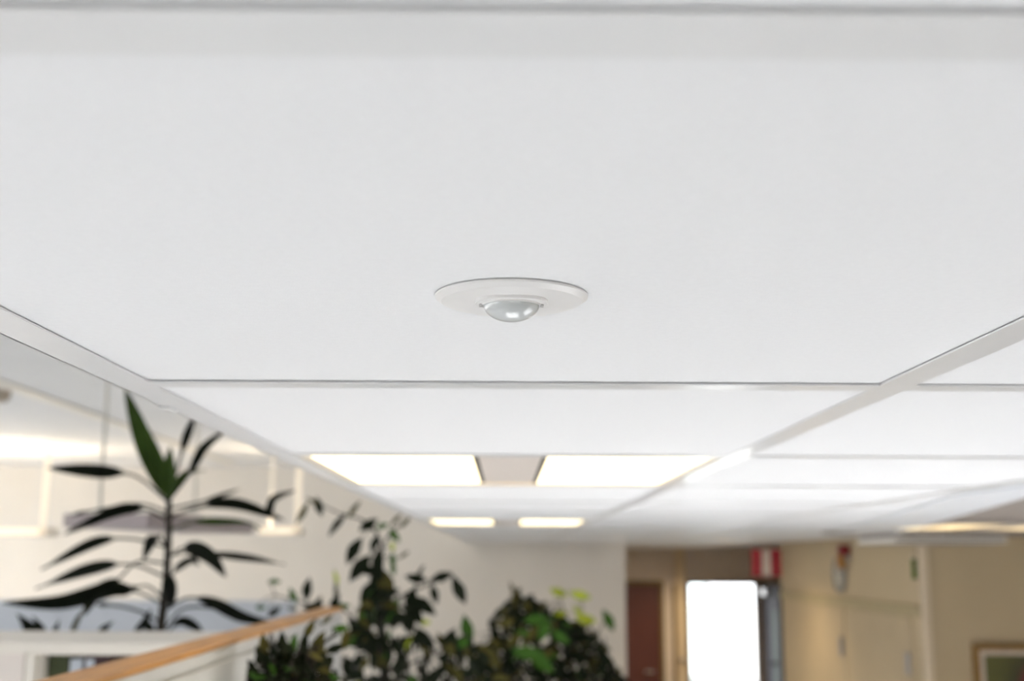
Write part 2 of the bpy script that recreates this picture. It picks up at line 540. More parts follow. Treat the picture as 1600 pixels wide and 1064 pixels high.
def frame_pendant(xa, xb, Y, label, other):
    """trough uplighter hung on straps; px positions of trough ends"""
    a, b = at(xa, 830, Y), at(xb, 830, Y)
    z = a.z
    T = thing('uplighter_pendant', ((a.x + b.x) / 2, Y + .4, z), label, 'lamp', 'trough uplighters by the back wall')
    mb = MB()
    D = .30
    mb.box((a.x, Y, z - .022), (b.x + .02, Y + D, z - .012))
    mb.box((a.x, Y, z - .022), (b.x + .02, Y + .012, z + .040)).box((a.x, Y + D - .012, z - .022), (b.x + .02, Y + D, z + .040))
    mb.box((a.x, Y, z - .022), (a.x + .012, Y + D, z + .040)).box((b.x + .008, Y, z - .022), (b.x + .02, Y + D, z + .040))
    mb.build('trough', M['lamp_white'], T)
    MB().box((a.x, Y - .004, z - .020), (b.x - .004, Y - .0005, z + .028), .001).build('lit_front_strip', M['lit_strip'], T)
    MB().box((a.x + .02, Y + .03, z - .01), (b.x - .005, Y + D - .03, z + .012), .003).build('lit_tube', M['lamp_top_strong'] if other else M['lamp_top'], T)
    MB().box((b.x - .002, Y + .0, z - .02), (b.x + .042, Y + .012, ZH), .002).build('strap', M['lit_strap'], T)
    MB().box((a.x + .02, Y + D - .011, z), (a.x + .03, Y + D - .001, ZH)).build('strap', M['lamp_white'], T)
    return T


frame_pendant(-420, 62, 8.6, 'cream trough uplighter on a flat strap, leftmost, cut by the left picture edge', False)
frame_pendant(404, 460, 8.6, 'small cream trough uplighter on a flat strap right of the dracaena crown', True)

lp0, lp1 = at(165, 806, 5.2), at(340, 816, 6.3)
lp1.z = lp0.z
T = thing('linear_pendant_lamp', (lp0 + lp1) / 2, 'long mauve-grey flat pendant lamp on two thin rods behind the dracaena stem', 'lamp')
dirv = (lp1 - lp0).normalized()
side = Vector((dirv.y, -dirv.x, 0)) * .20
mb = MB()
pts = [(lp0 - side), (lp1 - side), (lp1 + side), (lp0 + side)]
mb.prism([(v.x, v.y) for v in pts], lp0.z - .050, lp0.z + .010)
bmesh.ops.bevel(mb.bm, geom=list(mb.bm.edges), offset=.006, segments=2, affect='EDGES')
mb.build('shade', M['mauve'], T)
pts = [(lp0 - side * 1.06), (lp1 - side * 1.06), (lp1 + side * 1.06), (lp0 + side * 1.06)]
MB().prism([(v.x, v.y) for v in pts], lp0.z + .010, lp0.z + .018).build('shade_rim', M['lamp_white'], T)
for px, Y in ((158, 5.40), (305, 5.95)):
    q = at(px, 760, Y)
    MB().tube([(q.x, q.y, lp0.z + .01), (q.x, q.y, ZH)], .0085, 10).build('rod', M['rod'], T, True)
    

# ------------------------------------------------------------------ cabinet behind the screen
CF, CB = 2.83, 3.28
cz = at(200, 986, CB).z
cx0, cx1 = -1.95, -.585
cab = thing('storage_cabinet', ((cx0 + cx1) / 2, (CF + CB) / 2, 0), 'tall off-white cabinet with a framed opening, in front of the dracaena', 'cabinet')
MB().box((cx0, CF - .008, cz - .024), (cx1, CB, cz), .002).build('top_board', M['cabinet'], cab)
xo0 = at(40, 1030, CF).x
xo1 = at(55, 1030, CF).x
zo = at(100, 1022, CF).z
mb = MB()
mb.box((cx0, CB - .012, .08), (cx1, CB - .001, cz - .024))
mb.box((cx0, CF, .0), (cx0 + .018, CB - .012, cz - .024)).box((cx1 - .018, CF, 0), (cx1, CB - .012, cz - .024))
mb.box((xo0 + .012, CF + .02, .0), (xo0 + .03, CB - .012, cz - .024))
mb.box((cx0 + .018, CF + .02, .05), (cx1 - .018, CB - .012, .08))
mb.build('carcass', M['cabinet'], cab)
shz = zo - .36
MB().box((xo0 + .03, CF + .03, shz - .018), (cx1 - .018, CB - .012, shz)).build('shelf', M['cabinet'], cab)
MB().box((xo0 + .03, CF + .03, shz - .42), (cx1 - .018, CB - .012, shz - .402)).build('shelf', M['cabinet'], cab)
fr = MB()
fr.box((xo0, CF, .05), (xo1, CF + .02, cz - .026), .002)
fr.box((xo1, CF, zo), (cx1 - .019, CF + .02, cz - .026), .002)
fr.box((cx1 - .05, CF, .05), (cx1 - .019, CF + .02, zo))
fr.build('front_frame', M['cabinet'], cab)
dr = MB().box((cx0 + .02, CF + .002, .06), (xo0 - .003, CF + .018, at(20, 1006, CF).z), .002).build('door', M['door_panel'], cab)
MB().tube([(xo0 - .06, CF + .002, 1.1), (xo0 - .06, CF - .025, 1.1), (xo0 - .06, CF - .025, 1.25), (xo0 - .06, CF + .002, 1.25)], .005).build('handle', M['metal_grey'], dr)
# things on the shelf


def at_x(px, Y):
    return at(px, 1040, Y).x


YS = CF + .06
tag(MB().box((at_x(73, YS), YS, shz), (at_x(107, YS), YS + .22, zo - .004), .003).build('ring_binder', M['book_green']), 'dark green ring binder standing in the cabinet opening', 'binder')
bk = tag(MB().box((at_x(109, YS), YS, shz), (at_x(128, YS), YS + .20, zo - .016), .002).build('file_folder', M['book_blue']), 'pale blue folder beside the green binder in the cabinet', 'folder')
bx2 = thing('archive_box', ((at_x(130, YS) + at_x(172, YS)) / 2, YS + .1, shz), 'dark maroon archive box with a pale label in the cabinet opening', 'box')
MB().box((at_x(130, YS), YS, shz), (at_x(170, YS), YS + .22, zo - .004), .003).build('body', M['book_maroon'], bx2)
lz = at(140, 1030, YS).z
MB().box((at_x(134, YS), YS - .002, lz - .05), (at_x(147, YS), YS, lz), .0005).build('label_plate', M['book_blue'], bx2)

# ------------------------------------------------------------------ partition screen with oak cap
sx0, sx1, sy0, sy1 = -.5655, -.497, 1.0, 3.8
sz = ZC - .145
scr = thing('partition_screen', ((sx0 + sx1) / 2, (sy0 + sy1) / 2, 0), 'tall pale grey partition screen with an orange oak cap, in front of the cabinet', 'screen')
MB().box((sx0, sy0, sz - .010), (sx1, sy1, sz), .004).build('oak_cap', M['oak'], scr)
MB().box((sx0 + .002, sy0 + .004, sz - .030), (sx1 - .003, sy1 - .004, sz - .010)).build('top_rail', M['screen'], scr)
MB().box((sx0 + .004, sy0 + .004, sz - .035), (sx1 - .006, sy1 - .004, sz - .030)).build('groove_strip', M['screen_rail'], scr)
ny = 4
for k in range(ny):
    a = sy0 + .004 + (sy1 - sy0 - .008) * k / ny
    b = sy0 + .004 + (sy1 - sy0 - .008) * (k + 1) / ny
    MB().box((sx0 + .002, a + .001, .10), (sx1 - .001, b - .001, sz - .035), .001).build('panel', M['screen'], scr)
for y in (sy0 + .15, sy1 - .25):
    MB().box((sx0 - .012, y - .025, 0), (sx1 + .06, y + .025, .012), .002).box((sx0 + .004, y - .02, .012), (sx1 - .004, y + .02, .10)).build('foot', M['screen_rail'], scr)

# pale blue-grey board wall further back
by = 7.1
bz = at(200, 938, by).z
bs = thing('room_divider', (-2.6, by, 0), 'pale blue-grey room divider standing far behind the dracaena', 'screen')
x = -4.6
while x < -1.25:
    MB().box((x, by, .08), (x + .678, by + .04, bz), .004).build('panel', M['blue_grey'], bs)
    x += .68
for x in (-4.4, -2.9, -1.4):
    MB().box((x - .03, by - .2, 0), (x + .03, by + .24, .02), .003).box((x - .02, by + .005, .02), (x + .02, by + .035, .08)).build('foot', M['metal_grey'], bs)


# ------------------------------------------------------------------ plants
def ribbon(pts, widths, fold=.25, face=None):
    """leaf blade along points; returns a bmesh holder"""
    mb = MB()
    pts = [Vector(p) for p in pts]
    face = face or Vector((0, -1, .25))
    rows = []
    for i, p_ in enumerate(pts):
        d_ = (pts[min(i + 1, len(pts) - 1)] - pts[max(i - 1, 0)]).normalized()
        s_ = d_.cross(face)
        s_ = s_.normalized() if s_.length > 1e-4 else Vector((1, 0, 0))
        n_ = s_.cross(d_)
        w = widths[i] / 2
        rows.append([mb.bm.verts.new(p_ - s_ * w + n_ * w * fold), mb.bm.verts.new(p_), mb.bm.verts.new(p_ + s_ * w + n_ * w * fold)])
    for a, b in zip(rows, rows[1:]):
        mb.bm.faces.new((a[0], a[1], b[1], b[0]))
        mb.bm.faces.new((a[1], a[2], b[2], b[1]))
    geom = list(mb.bm.faces)
    r = bmesh.ops.solidify(mb.bm, geom=geom, thickness=.0012)
    return mb


def catmull(P, n):
    out = []
    P = [P[0] * 2 - P[1]] + P + [P[-1] * 2 - P[-2]]
    for i in range(1, len(P) - 2):
        for k in range(n):
            t = k / n
            a, b, c, d_ = P[i - 1], P[i], P[i + 1], P[i + 2]
            out.append(.5 * ((2 * b) + (c - a) * t + (2 * a - 5 * b + 4 * c - d_) * t * t + (3 * b - a - 3 * c + d_) * t ** 3))
    out.append(P[-2])
    return out


DY0 = 4.1
PX = DY0 / 1911.0                # metres per photo pixel at the plant
dst = at(262, 985, DY0)
drac = thing('dracaena', (dst.x, DY0, 0), 'tall dracaena with drooping dark strap leaves behind the white cabinet', 'plant')
LEAVES = [  # path in the photo, blade start and end along it, blade width, tone, depth drift to the tip
    ([(261, 782), (246, 735), (222, 680), (195, 606)], .08, 1.0, 31, 1, -.10),
    ([(261, 782), (212, 744), (160, 738), (73, 731)], .48, 1.0, 21, 0, .05),
    ([(262, 785), (266, 745), (266, 697)], .1, 1.0, 22, 1, -.15),
    ([(264, 785), (276, 735), (290, 690), (302, 655)], .55, 1.05, 13, 0, .10),
    ([(264, 782), (295, 742), (318, 702), (348, 676)], .35, 1.05, 14, 0, -.05),
    ([(262, 780), (252, 740), (247, 712)], .1, 1.0, 16, 1, .1),
    ([(263, 785), (278, 755), (296, 738), (320, 735)], .1, .9, 12, 1, .15),
    ([(261, 812), (225, 796), (180, 800), (98, 836)], .36, 1.0, 18, 0, -.1),
    ([(261, 800), (225, 788), (190, 790), (110, 805)], .9, 1.0, 5, 0, .2),
    ([(260, 855), (205, 842), (150, 848), (64, 890)], .52, .97, 16, 0, -.1),
    ([(259, 902), (205, 882), (140, 890), (55, 920)], .45, .93, 19, 0, .1),
    ([(257, 945), (215, 925), (172, 922), (95, 942), (2, 942)], .30, 1.0, 25, 0, -.12),
    ([(257, 880), (215, 878), (185, 905), (150, 930), (132, 962)], .50, 1.0, 22, 0, -.2),
    ([(256, 935), (228, 915), (192, 925), (168, 915)], .45, 1.0, 13, 0, .1),
    ([(254, 975), (225, 958), (190, 948), (150, 944)], .85, 1.0, 6, 0, .2),
    ([(265, 808), (310, 792), (370, 788), (445, 813)], .40, 1.0, 17, 0, .05),
    ([(266, 806), (330, 790), (395, 788), (418, 802), (428, 780), (462, 766)], .55, 1.0, 11, 0, -.1),
    ([(266, 795), (330, 780), (375, 764)], .45, 1.0, 6, 0, .25),
    ([(266, 828), (300, 817), (335, 815), (385, 817), (408, 828)], .3, .82, 10, 1, .1),
    ([(262, 862), (250, 838), (240, 842), (224, 876)], .40, 1.0, 19, 0, -.25),
    ([(265, 870), (285, 856), (305, 858), (330, 872), (354, 902)], .3, 1.0, 23, 0, -.2),
    ([(266, 868), (300, 862), (345, 867), (395, 873), (445, 882)], .42, .96, 10, 0, .1),
    ([(265, 902), (280, 886), (300, 876), (312, 884)], .2, 1.0, 11, 0, -.1),
    ([(259, 898), (265, 912), (269, 930), (268, 952)], .05, 1.0, 19, 0, -.2),
    ([(259, 952), (295, 934), (335, 943), (380, 965), (432, 975)], .35, 1.0, 17, 0, -.15),
    ([(256, 985), (285, 952), (330, 950), (370, 962)], .9, 1.0, 6, 0, .2),
    ([(258, 992), (280, 972), (300, 976), (318, 990)], .2, 1.0, 14, 0, .1),
    ([(250, 1000), (238, 985), (228, 972), (236, 952)], .25, 1.0, 12, 0, .1),
]
for path, f0, f1, wpx, tone, drift in LEAVES:
    n = len(path)
    P = [at(x, y, DY0 + drift * (k / (n - 1)) ** 1.5) for k, (x, y) in enumerate(path)]
    P = catmull(P, 6)
    ws = []
    for k in range(len(P)):
        t = k / (len(P) - 1)
        pet = 4.0
        if t < f0:
            w = pet
        elif t > f1:
            w = 3.0
        else:
            s = (t - f0) / (f1 - f0 + 1e-6)
            w = pet * (1 - s) + wpx * (math.sin(math.pi * min(1, s) ** .85)) ** .7
        ws.append(max(w, .8) * PX)
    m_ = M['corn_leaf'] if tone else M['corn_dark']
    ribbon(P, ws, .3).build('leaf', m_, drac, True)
stem = [at(x, y, DY0) for x, y in ((262, 760), (264, 790), (263, 850), (260, 905), (255, 950), (250, 990))]
low = stem[-1]
stem += [Vector((low.x - .005, DY0, 1.4)), Vector((low.x, DY0, .42))]
MB().tube(stem, [.008, .010, .0115, .013, .014, .015, .018, .022], 10).build('stem', M['bark'], drac, True)


def planter(root, c, r, h, m):
    MB().lathe([(0, .0), (r * .78, 0), (r * .82, .01), (r, h - .02), (r * 1.03, h), (r * .94, h), (r * .92, h - .05), (0, h - .05)], (c[0], c[1], 0), 40).build('planter', m, root, True)
    MB().lathe([(0, h - .035), (r * .90, h - .045), (r * .90, h - .06), (0, h - .06)], (c[0], c[1], 0), 32).build('soil', M['soil'], root, True)


planter(drac, (low.x, DY0), .22, .45, M['pot_white'])

# low plant whose tips show over the cabinet top
lpY = 3.52
lp = at(110, 990, lpY)
lowp = thing('snake_plant', (lp.x, lpY, 0), 'low plant with upright pointed leaves, only the tips showing above the cabinet', 'plant')
for path, wpx in (([(70, 1040), (52, 990), (26, 958)], 20), ([(78, 1040), (66, 990), (51, 962)], 15), ([(84, 1040), (83, 1000), (93, 968)], 15),
                  ([(104, 1040), (112, 995), (122, 968), (137, 945)], 9), ([(135, 1040), (158, 990), (178, 970)], 13), ([(190, 1040), (214, 990), (234, 955)], 12)):
    P = catmull([at(x, y, lpY) for x, y in path] , 5)
    q = Vector((lp.x + (P[0].x - lp.x) * .35, lpY, 1.0))
    P = [q.lerp(P[0], t / 4) for t in range(4)] + P
    pw = lpY / 1911
    ws = []
    for k in range(len(P)):
        t = k / (len(P) - 1)
        ws.append(pw * max(.8, wpx * min(1, .55 + t) * min(1, (1 - t) * 3.6)))
    ribbon(P, ws, .3).build('leaf', M['corn_dark'] if wpx > 9.5 else M['leaf_olive'], lowp, True)
MB().tube([(lp.x, lpY, .3), (lp.x, lpY, .7), (lp.x, lpY, 1.03)], [.03, .028, .02], 8).build('stem', M['bark'], lowp, True)
planter(lowp, (lp.x, lpY), .17, .36, M['pot_grey'])


# --- fig trees: every leaf an object sharing a few meshes
def leaf_mesh(m, w=.44, curl=.10):
    P = [Vector((0, t, -curl * (t - .5) ** 2 * 4 + curl)) for t in [k / 6 for k in range(7)]]
    prof_ = [.05, .55, .92, 1.0, .80, .42, .02]
    mb = ribbon(P, [w * q for q in prof_], .22, Vector((0, 0, 1)))
    bmesh.ops.transform(mb.bm, matrix=Matrix.Identity(4), verts=mb.bm.verts)
    return mb.mesh('leaf', m, True)


def plain_leaf(m, w=.44, curl=.1):
    """thin folded leaf, 24 triangles, unit length along +Y from its stalk"""
    bm = bmesh.new()
    prof_ = [(0, .03), (.2, .62), (.45, 1.0), (.72, .72), (.9, .28), (1, .02)]
    rows = []
    for t, q in prof_:
        z = curl * (1 - (2 * t - 1) ** 2)
        rows.append([bm.verts.new((-q * w / 2, t, z + q * w * .12)), bm.verts.new((0, t, z)), bm.verts.new((q * w / 2, t, z + q * w * .12))])
    for a, b in zip(rows, rows[1:]):
        bm.faces.new((a[0], a[1], b[1], b[0]))
        bm.faces.new((a[1], a[2], b[2], b[1]))
    me = bpy.data.meshes.new('leaf')
    bm.to_mesh(me)
    bm.free()
    me.materials.append(m)
    for q in me.polygons:
        q.use_smooth = True
    return me


LM = {k: plain_leaf(M[v]) for k, v in (('d', 'leaf_dark'), ('g', 'leaf_mid'), ('y', 'leaf_lime'), ('o', 'leaf_olive'))}
LMn = {k: plain_leaf(M[v], .26) for k, v in (('d', 'leaf_dark'), ('g', 'leaf_mid'), ('y', 'leaf_lime'), ('o', 'leaf_olive'))}


def leaf_matrix(c, L, ang, tilt=0.0, face=0.0):
    """c centre, L length, ang direction in the upright plane (deg), tilt towards/away, face roll"""
    a = R(ang)
    dv = Vector((math.cos(a) * math.cos(tilt), math.sin(tilt), math.sin(a) * math.cos(tilt)))
    nv = Vector((0, -1, 0)) - dv * (-dv.y)
    nv = nv.normalized() if nv.length > .05 else Vector((0, 0, 1))
    nv = Matrix.Rotation(face, 3, dv) @ nv
    sv = dv.cross(nv)
    m3 = Matrix((sv, dv, nv)).transposed().to_4x4()
    return Matrix.Translation(c - dv * L * .5) @ m3 @ Matrix.Diagonal((L, L, L, 1))


def in_poly(x, y, poly):
    c = False
    j = len(poly) - 1
    for i in range(len(poly)):
        (xi, yi), (xj, yj) = poly[i], poly[j]
        if (yi > y) != (yj > y) and x < (xj - xi) * (y - yi) / (yj - yi) + xi:
            c = not c
        j = i
    return c


def fig_tree(name, label, Y, base_px, explicit, polys, trunk, branches, n_parts, leaf_px, rnd, pot, spread, mixes):
    rng = random.Random(rnd)
    b = at(base_px, 1040, Y)
    T = thing(name, (b.x, Y, 0), label, 'plant')
    k_px = Y / 1911.0
    tw = MB()
    tr = [at(x, y, Y) for x, y in trunk]
    tr = [Vector((b.x, Y, .38)), Vector((b.x + .02, Y, 1.2))] + tr
    nodes = list(tr[2:])
    MB().tube(tr, [.024 - .016 * i / (len(tr) - 1) for i in range(len(tr))], 8).build('trunk', M['bark'], T, True)
    for br in branches:
        P = catmull([at(x, y, Y + dy) for x, y, dy in br], 5)
        nodes += P
        tw.tube(P, [.006 - .0035 * i / (len(P) - 1) for i in range(len(P))], 6)
    for px, py, lp_, ang, tone, nar, dy in explicit:
        c = at(px, py, Y + dy)
        m_ = leaf_matrix(c, lp_ * k_px * (1.65 if tone == 'y' else 1.4 if tone == 'g' else 1.36), ang, rng.uniform(-.2, .2), rng.uniform(-.25, .25))
        link('leaf', (LMn if nar else LM)[tone], T, m_)
        s = m_ @ Vector((0, 0, 0))
        q = min(nodes, key=lambda v: (v - s).length)
        mid = (q + s) / 2 + Vector((0, 0, .01))
        tw.tube([q, mid, s], [.0022, .0016, .001], 5)
    cnt = 0
    stuff = bmesh.new()
    for poly, num, sub in polys:
        x0, x1 = min(p_[0] for p_ in poly), max(p_[0] for p_ in poly)
        y0, y1 = min(p_[1] for p_ in poly), max(p_[1] for p_ in poly)
        made = 0
        holes = sub
        while made < num:
            x, y = rng.uniform(x0, x1), rng.uniform(y0, y1)
            if not in_poly(x, y, poly) or any((x - hx) ** 2 / hr ** 2 + (y - hy) ** 2 / (hr * 1.2) ** 2 < 1 for hx, hy, hr in holes):
                continue
            c = at(x, y, Y + rng.uniform(-spread, spread))
            L = leaf_px * k_px * rng.uniform(.8, 1.3)
            m_ = leaf_matrix(c, L, rng.gauss(-80, 50), rng.uniform(-.7, .7), rng.gauss(0, .7))
            tone = rng.choices('dgoy', weights=mixes)[0]
            made += 1
            if cnt < n_parts:
                link('leaf', LM[tone], T, m_)
                cnt += 1
            else:
                tmp = LM[tone].copy()
                tmp.transform(m_)
                f0 = len(stuff.faces)
                stuff.from_mesh(tmp)
                stuff.faces.ensure_lookup_table()
                mi = 'dgoy'.index(tone)
                for f in stuff.faces[f0:]:
                    f.material_index = mi
                    f.smooth = True
                bpy.data.meshes.remove(tmp)
            if made % 6 == 0:
                s = m_ @ Vector((0, 0, 0))
                q = min(nodes, key=lambda v: (v - s).length)
                tw.tube([q, (q + s) / 2 + Vector((0, 0, .015)), s], [.003, .0022, .001], 5)
    tw.build('twigs', M['bark'], T, True)['kind'] = 'stuff'
    if len(stuff.faces):
        me = bpy.data.meshes.new('foliage')
        stuff.to_mesh(me)
        for k in ('leaf_dark', 'leaf_mid', 'leaf_olive', 'leaf_lime'):
            me.materials.append(M[k])
        o = link('foliage', me, T)
        o['kind'] = 'stuff'
    stuff.free()
    planter(T, (b.x, Y), .24 if Y > 3 else .10, .42, pot)
    return T


EX1 = [(499, 792, 24, -70, 'd', 0, 0), (490, 784, 20, 150, 'o', 1, 0), (472, 802, 30, -118, 'o', 1, 0), (527, 821, 34, -125, 'd', 1, 0), (554, 796, 26, 55, 'o', 1, 0),
       (576, 820, 26, 35, 'd', 0, 0), (597, 822, 16, 20, 'g', 0, 0), (616, 837, 20, -50, 'g', 0, 0), (619, 811, 20, 45, 'o', 1, 0), (634, 815, 20, 50, 'o', 1, 0),
       (613, 854, 10, -80, 'y', 0, 0), (614, 876, 18, -90, 'g', 0, 0), (614, 889, 16, -80, 'g', 0, 0), (631, 867, 16, 35, 'o', 1, 0), (554, 861, 36, -120, 'd', 0, 0), (586, 850, 24, -110, 'd', 0, 0),
       (563, 888, 40, -128, 'd', 0, 0), (592, 880, 36, -95, 'd', 0, 0), (576, 890, 28, 180, 'd', 0, 0), (604, 915, 42, -72, 'o', 0, 0), (588, 905, 34, -110, 'd', 0, 0), (585, 935, 34, -100, 'd', 0, 0),
       (573, 925, 30, -120, 'd', 0, 0), (603, 945, 34, -80, 'd', 0, 0), (590, 960, 34, -90, 'd', 0, 0), (570, 955, 28, -90, 'g', 0, 0), (615, 960, 34, -95, 'd', 0, 0),
       (650, 903, 28, 170, 'd', 0, .1), (656, 893, 20, 60, 'd', 1, .1), (690, 901, 28, 18, 'd', 0, 0), (717, 923, 34, -63, 'd', 0, 0), (679, 928, 24, -75, 'd', 0, 0), (662, 947, 36, -35, 'd', 0, 0),
       (644, 940, 36, -100, 'd', 0, 0), (640, 968, 34, -95, 'd', 0, 0), (650, 960, 30, -60, 'd', 0, 0), (622, 939, 12, -90, 'g', 0, 0),
       (429, 909, 15, 0, 'g', 0, 0), (459, 930, 20, 120, 'g', 0, 0), (481, 921, 28, 84, 'd', 0, 0), (490, 947, 26, 12, 'd', 0, 0), (497, 940, 16, 60, 'd', 0, 0), (525, 903, 16, -72, 'y', 1, 0), (527, 921, 16, 88, 'o', 1, 0),
       (524, 942, 26, 70, 'd', 0, 0), (536, 948, 18, 10, 'g', 0, 0), (408, 949, 13, 0, 'g', 0, 0), (429, 955, 20, 40, 'd', 0, 0), (458, 951, 12, 0, 'o', 0, 0), (516, 960, 16, 20, 'o', 1, 0),
       (532, 982, 18, 5, 'g', 0, -.1), (664, 972, 12, 0, 'y', 0, 0), (663, 997, 34, -50, 'd', 0, 0), (731, 984, 34, -75, 'g', 0, 0), (701, 1000, 32, 60, 'd', 0, 0), (718, 1008, 26, 30, 'd', 0, 0),
       (556, 985, 24, -95, 'o', 0, 0)]
BR1 = [[(592, 905, 0), (595, 850, 0), (570, 815, 0), (530, 802, 0), (497, 786, 0)], [(592, 880, 0), (605, 840, 0), (635, 812, 0)], [(596, 960, 0), (630, 930, 0), (665, 915, 0), (705, 900, 0), (722, 915, 0)],
       [(592, 1000, 0), (555, 970, 0), (525, 935, 0), (524, 900, 0)], [(590, 1030, 0), (530, 985, 0), (480, 945, 0), (430, 930, 0)], [(605, 1050, 0), (680, 1020, 0), (735, 985, 0)]]
PO1 = [([(560, 1000), (575, 940), (610, 930), (640, 960), (660, 1000), (740, 1000), (770, 1030), (770, 1130), (520, 1130), (520, 1050)], 430,
        [(592, 975, 9), (598, 992, 9), (622, 1000, 7), (618, 1026, 8), (651, 1030, 14), (680, 1034, 12), (572, 1022, 9), (572, 1048, 10), (640, 1052, 9), (590, 1050, 8)]),
       ([(540, 990), (578, 915), (604, 905), (622, 950), (625, 1000), (560, 1010)], 40, [(592, 975, 8), (565, 945, 6)])]
fig_tree('weeping_fig', 'large-leaved weeping fig with one long arching branch beside the partition screen', 4.3, 600, EX1, PO1,
         [(602, 1060), (594, 960), (596, 900), (593, 862)], BR1, 235, 25, 3, M['pot_white'], .28, (78, 8, 12, 2))

EX3 = [(484, 984, 24, 62, 'o', 0, 0), (475, 1004, 26, 80, 'd', 0, 0), (442, 1003, 28, 95, 'd', 0, 0), (460, 1008, 26, 85, 'g', 0, 0), (413, 1008, 28, 100, 'o', 0, 0), (500, 1000, 26, 60, 'o', 0, 0),
       (540, 1000, 24, -100, 'o', 0, 0), (533, 982, 20, 5, 'g', 0, 0), (512, 968, 18, 40, 'o', 1, 0), (524, 1012, 26, 20, 'd', 0, 0)]
PO3 = [([(392, 1035), (405, 1012), (440, 1008), (500, 1020), (528, 1045), (530, 1150), (388, 1150)], 420, [(413, 1018, 7), (466, 1020, 9)]),
       ([(388, 1060), (520, 1060), (520, 1150), (388, 1150)], 220, [])]
BR3 = [[(458, 1060, 0), (470, 1010, 0), (484, 975, 0)], [(455, 1060, 0), (430, 1020, 0), (412, 1000, 0)], [(460, 1060, 0), (500, 1010, 0), (535, 985, 0)]]
fig_tree('young_fig', 'dark bushy young fig close against the end of the partition screen', 2.22, 455, EX3, PO3,
         [(455, 1100), (456, 1060), (450, 1030)], BR3, 240, 24, 9, M['pot_grey'], .08, (80, 6, 14, 0))

EX2 = [(873, 925, 19, -20, 'y', 0, 0), (907, 929, 22, -15, 'y', 0, -.1), (877, 958, 15, 0, 'y', 0, 0), (904, 955, 14, -40, 'y', 0, 0), (915, 967, 22, -12, 'y', 0, -.1), (950, 970, 27, -62, 'g', 0, -.1),
       (838, 968, 26, 5, 'g', 0, -.4), (876, 995, 24, -35, 'g', 0, -.4), (851, 985, 26, 62, 'g', 0, -.4), (825, 1018, 34, -5, 'g', 0, -.4), (846, 1035, 34, -40, 'g', 0, -.4), (858, 1019, 15, 0, 'o', 0, -.4),
       (832, 990, 22, 55, 'o', 0, -.4), (803, 998, 22, 40, 'o', 0, -.4), (773, 1003, 14, 0, 'o', 0, -.4), (766, 1024, 36, -45, 'o', 0, -.4), (817, 988, 18, 0, 'g', 0, -.4), (790, 972, 24, 20, 'o', 0, -.4), (785, 1058, 22, -10, 'o', 0, -.4),
       (800, 920, 18, 110, 'o', 1, 0), (808, 928, 18, 60, 'o', 0, 0), (813, 938, 20, -60, 'd', 0, 0), (826, 936, 18, 40, 'd', 0, 0), (895, 976, 22, 20, 'o', 0, 0), (885, 972, 18, -20, 'y', 1, .1),
       (722, 1000, 20, 30, 'o', 0, 0)]
PO2 = [([(770, 1000), (767, 962), (785, 950), (805, 938), (830, 938), (860, 950), (880, 962), (920, 978), (940, 1003), (960, 1040), (985, 1075), (985, 1120), (735, 1120), (730, 1040)], 1000, [(783, 975, 8)])]
BR2 = [[(840, 1040, 0), (830, 980, 0), (815, 935, 0), (803, 918, 0)], [(840, 1040, 0), (880, 980, 0), (875, 930, 0)], [(860, 1040, 0), (905, 980, 0), (910, 935, 0)], [(870, 1045, 0), (925, 1000, 0), (950, 960, 0)], [(830, 1050, 0), (780, 1000, 0), (770, 965, 0)]]
fig_tree('bushy_fig', 'dense dark bushy fig with a few lime-green young leaves before the back wall', 6.05, 850, EX2, PO2,
         [(850, 1060), (842, 1020), (838, 985)], BR2, 270, 20, 5, M['pot_grey'], .33, (80, 3, 16, 0))

# ------------------------------------------------------------------ far end: doors, post, sign
d1 = struct(MB().box((1.13, YE + .04, 0.005), (1.89, YE + .08, 2.07), .003).build('door_1', M['door_red']))
MB().tube([(1.80, YE + .04, 1.05), (1.80, YE - .01, 1.05), (1.69, YE - .01, 1.05)], .010).build('door_handle', M['metal_grey'], d1)
struct(MB().box((1.06, YE - .012, 0), (1.13, YE + .1, 2.12), .003).box((1.89, YE - .012, 0), (1.93, YE + .1, 2.12), .003).box((1.13, YE - .012, 2.07), (1.89, YE + .1, 2.12), .003).build('trim_4', M['door_frame']))
struct(MB().box((2.035, YE - .02, 0), (2.10, YE, 2.07), .003).build('trim_5', M['door_frame']))
post = struct(MB().box((2.07, YE - .10, 0), (2.185, YE - .02, ZT), .006).build('trim_6', M['pale_post']))
kp = at(1061, 1031, YE - .11)
MB().lathe([(0, 0), (.02, 0), (.03, -.02), (.022, -.04), (0, -.045)], (0, 0, 0), 20).build('door_knob', M['metal_grey'], post, True)
bpy.data.objects['door_knob'].matrix_basis = Matrix.Translation((kp.x + .03, YE - .10, kp.z)) @ Matrix.Rotation(R(-90), 4, 'X')
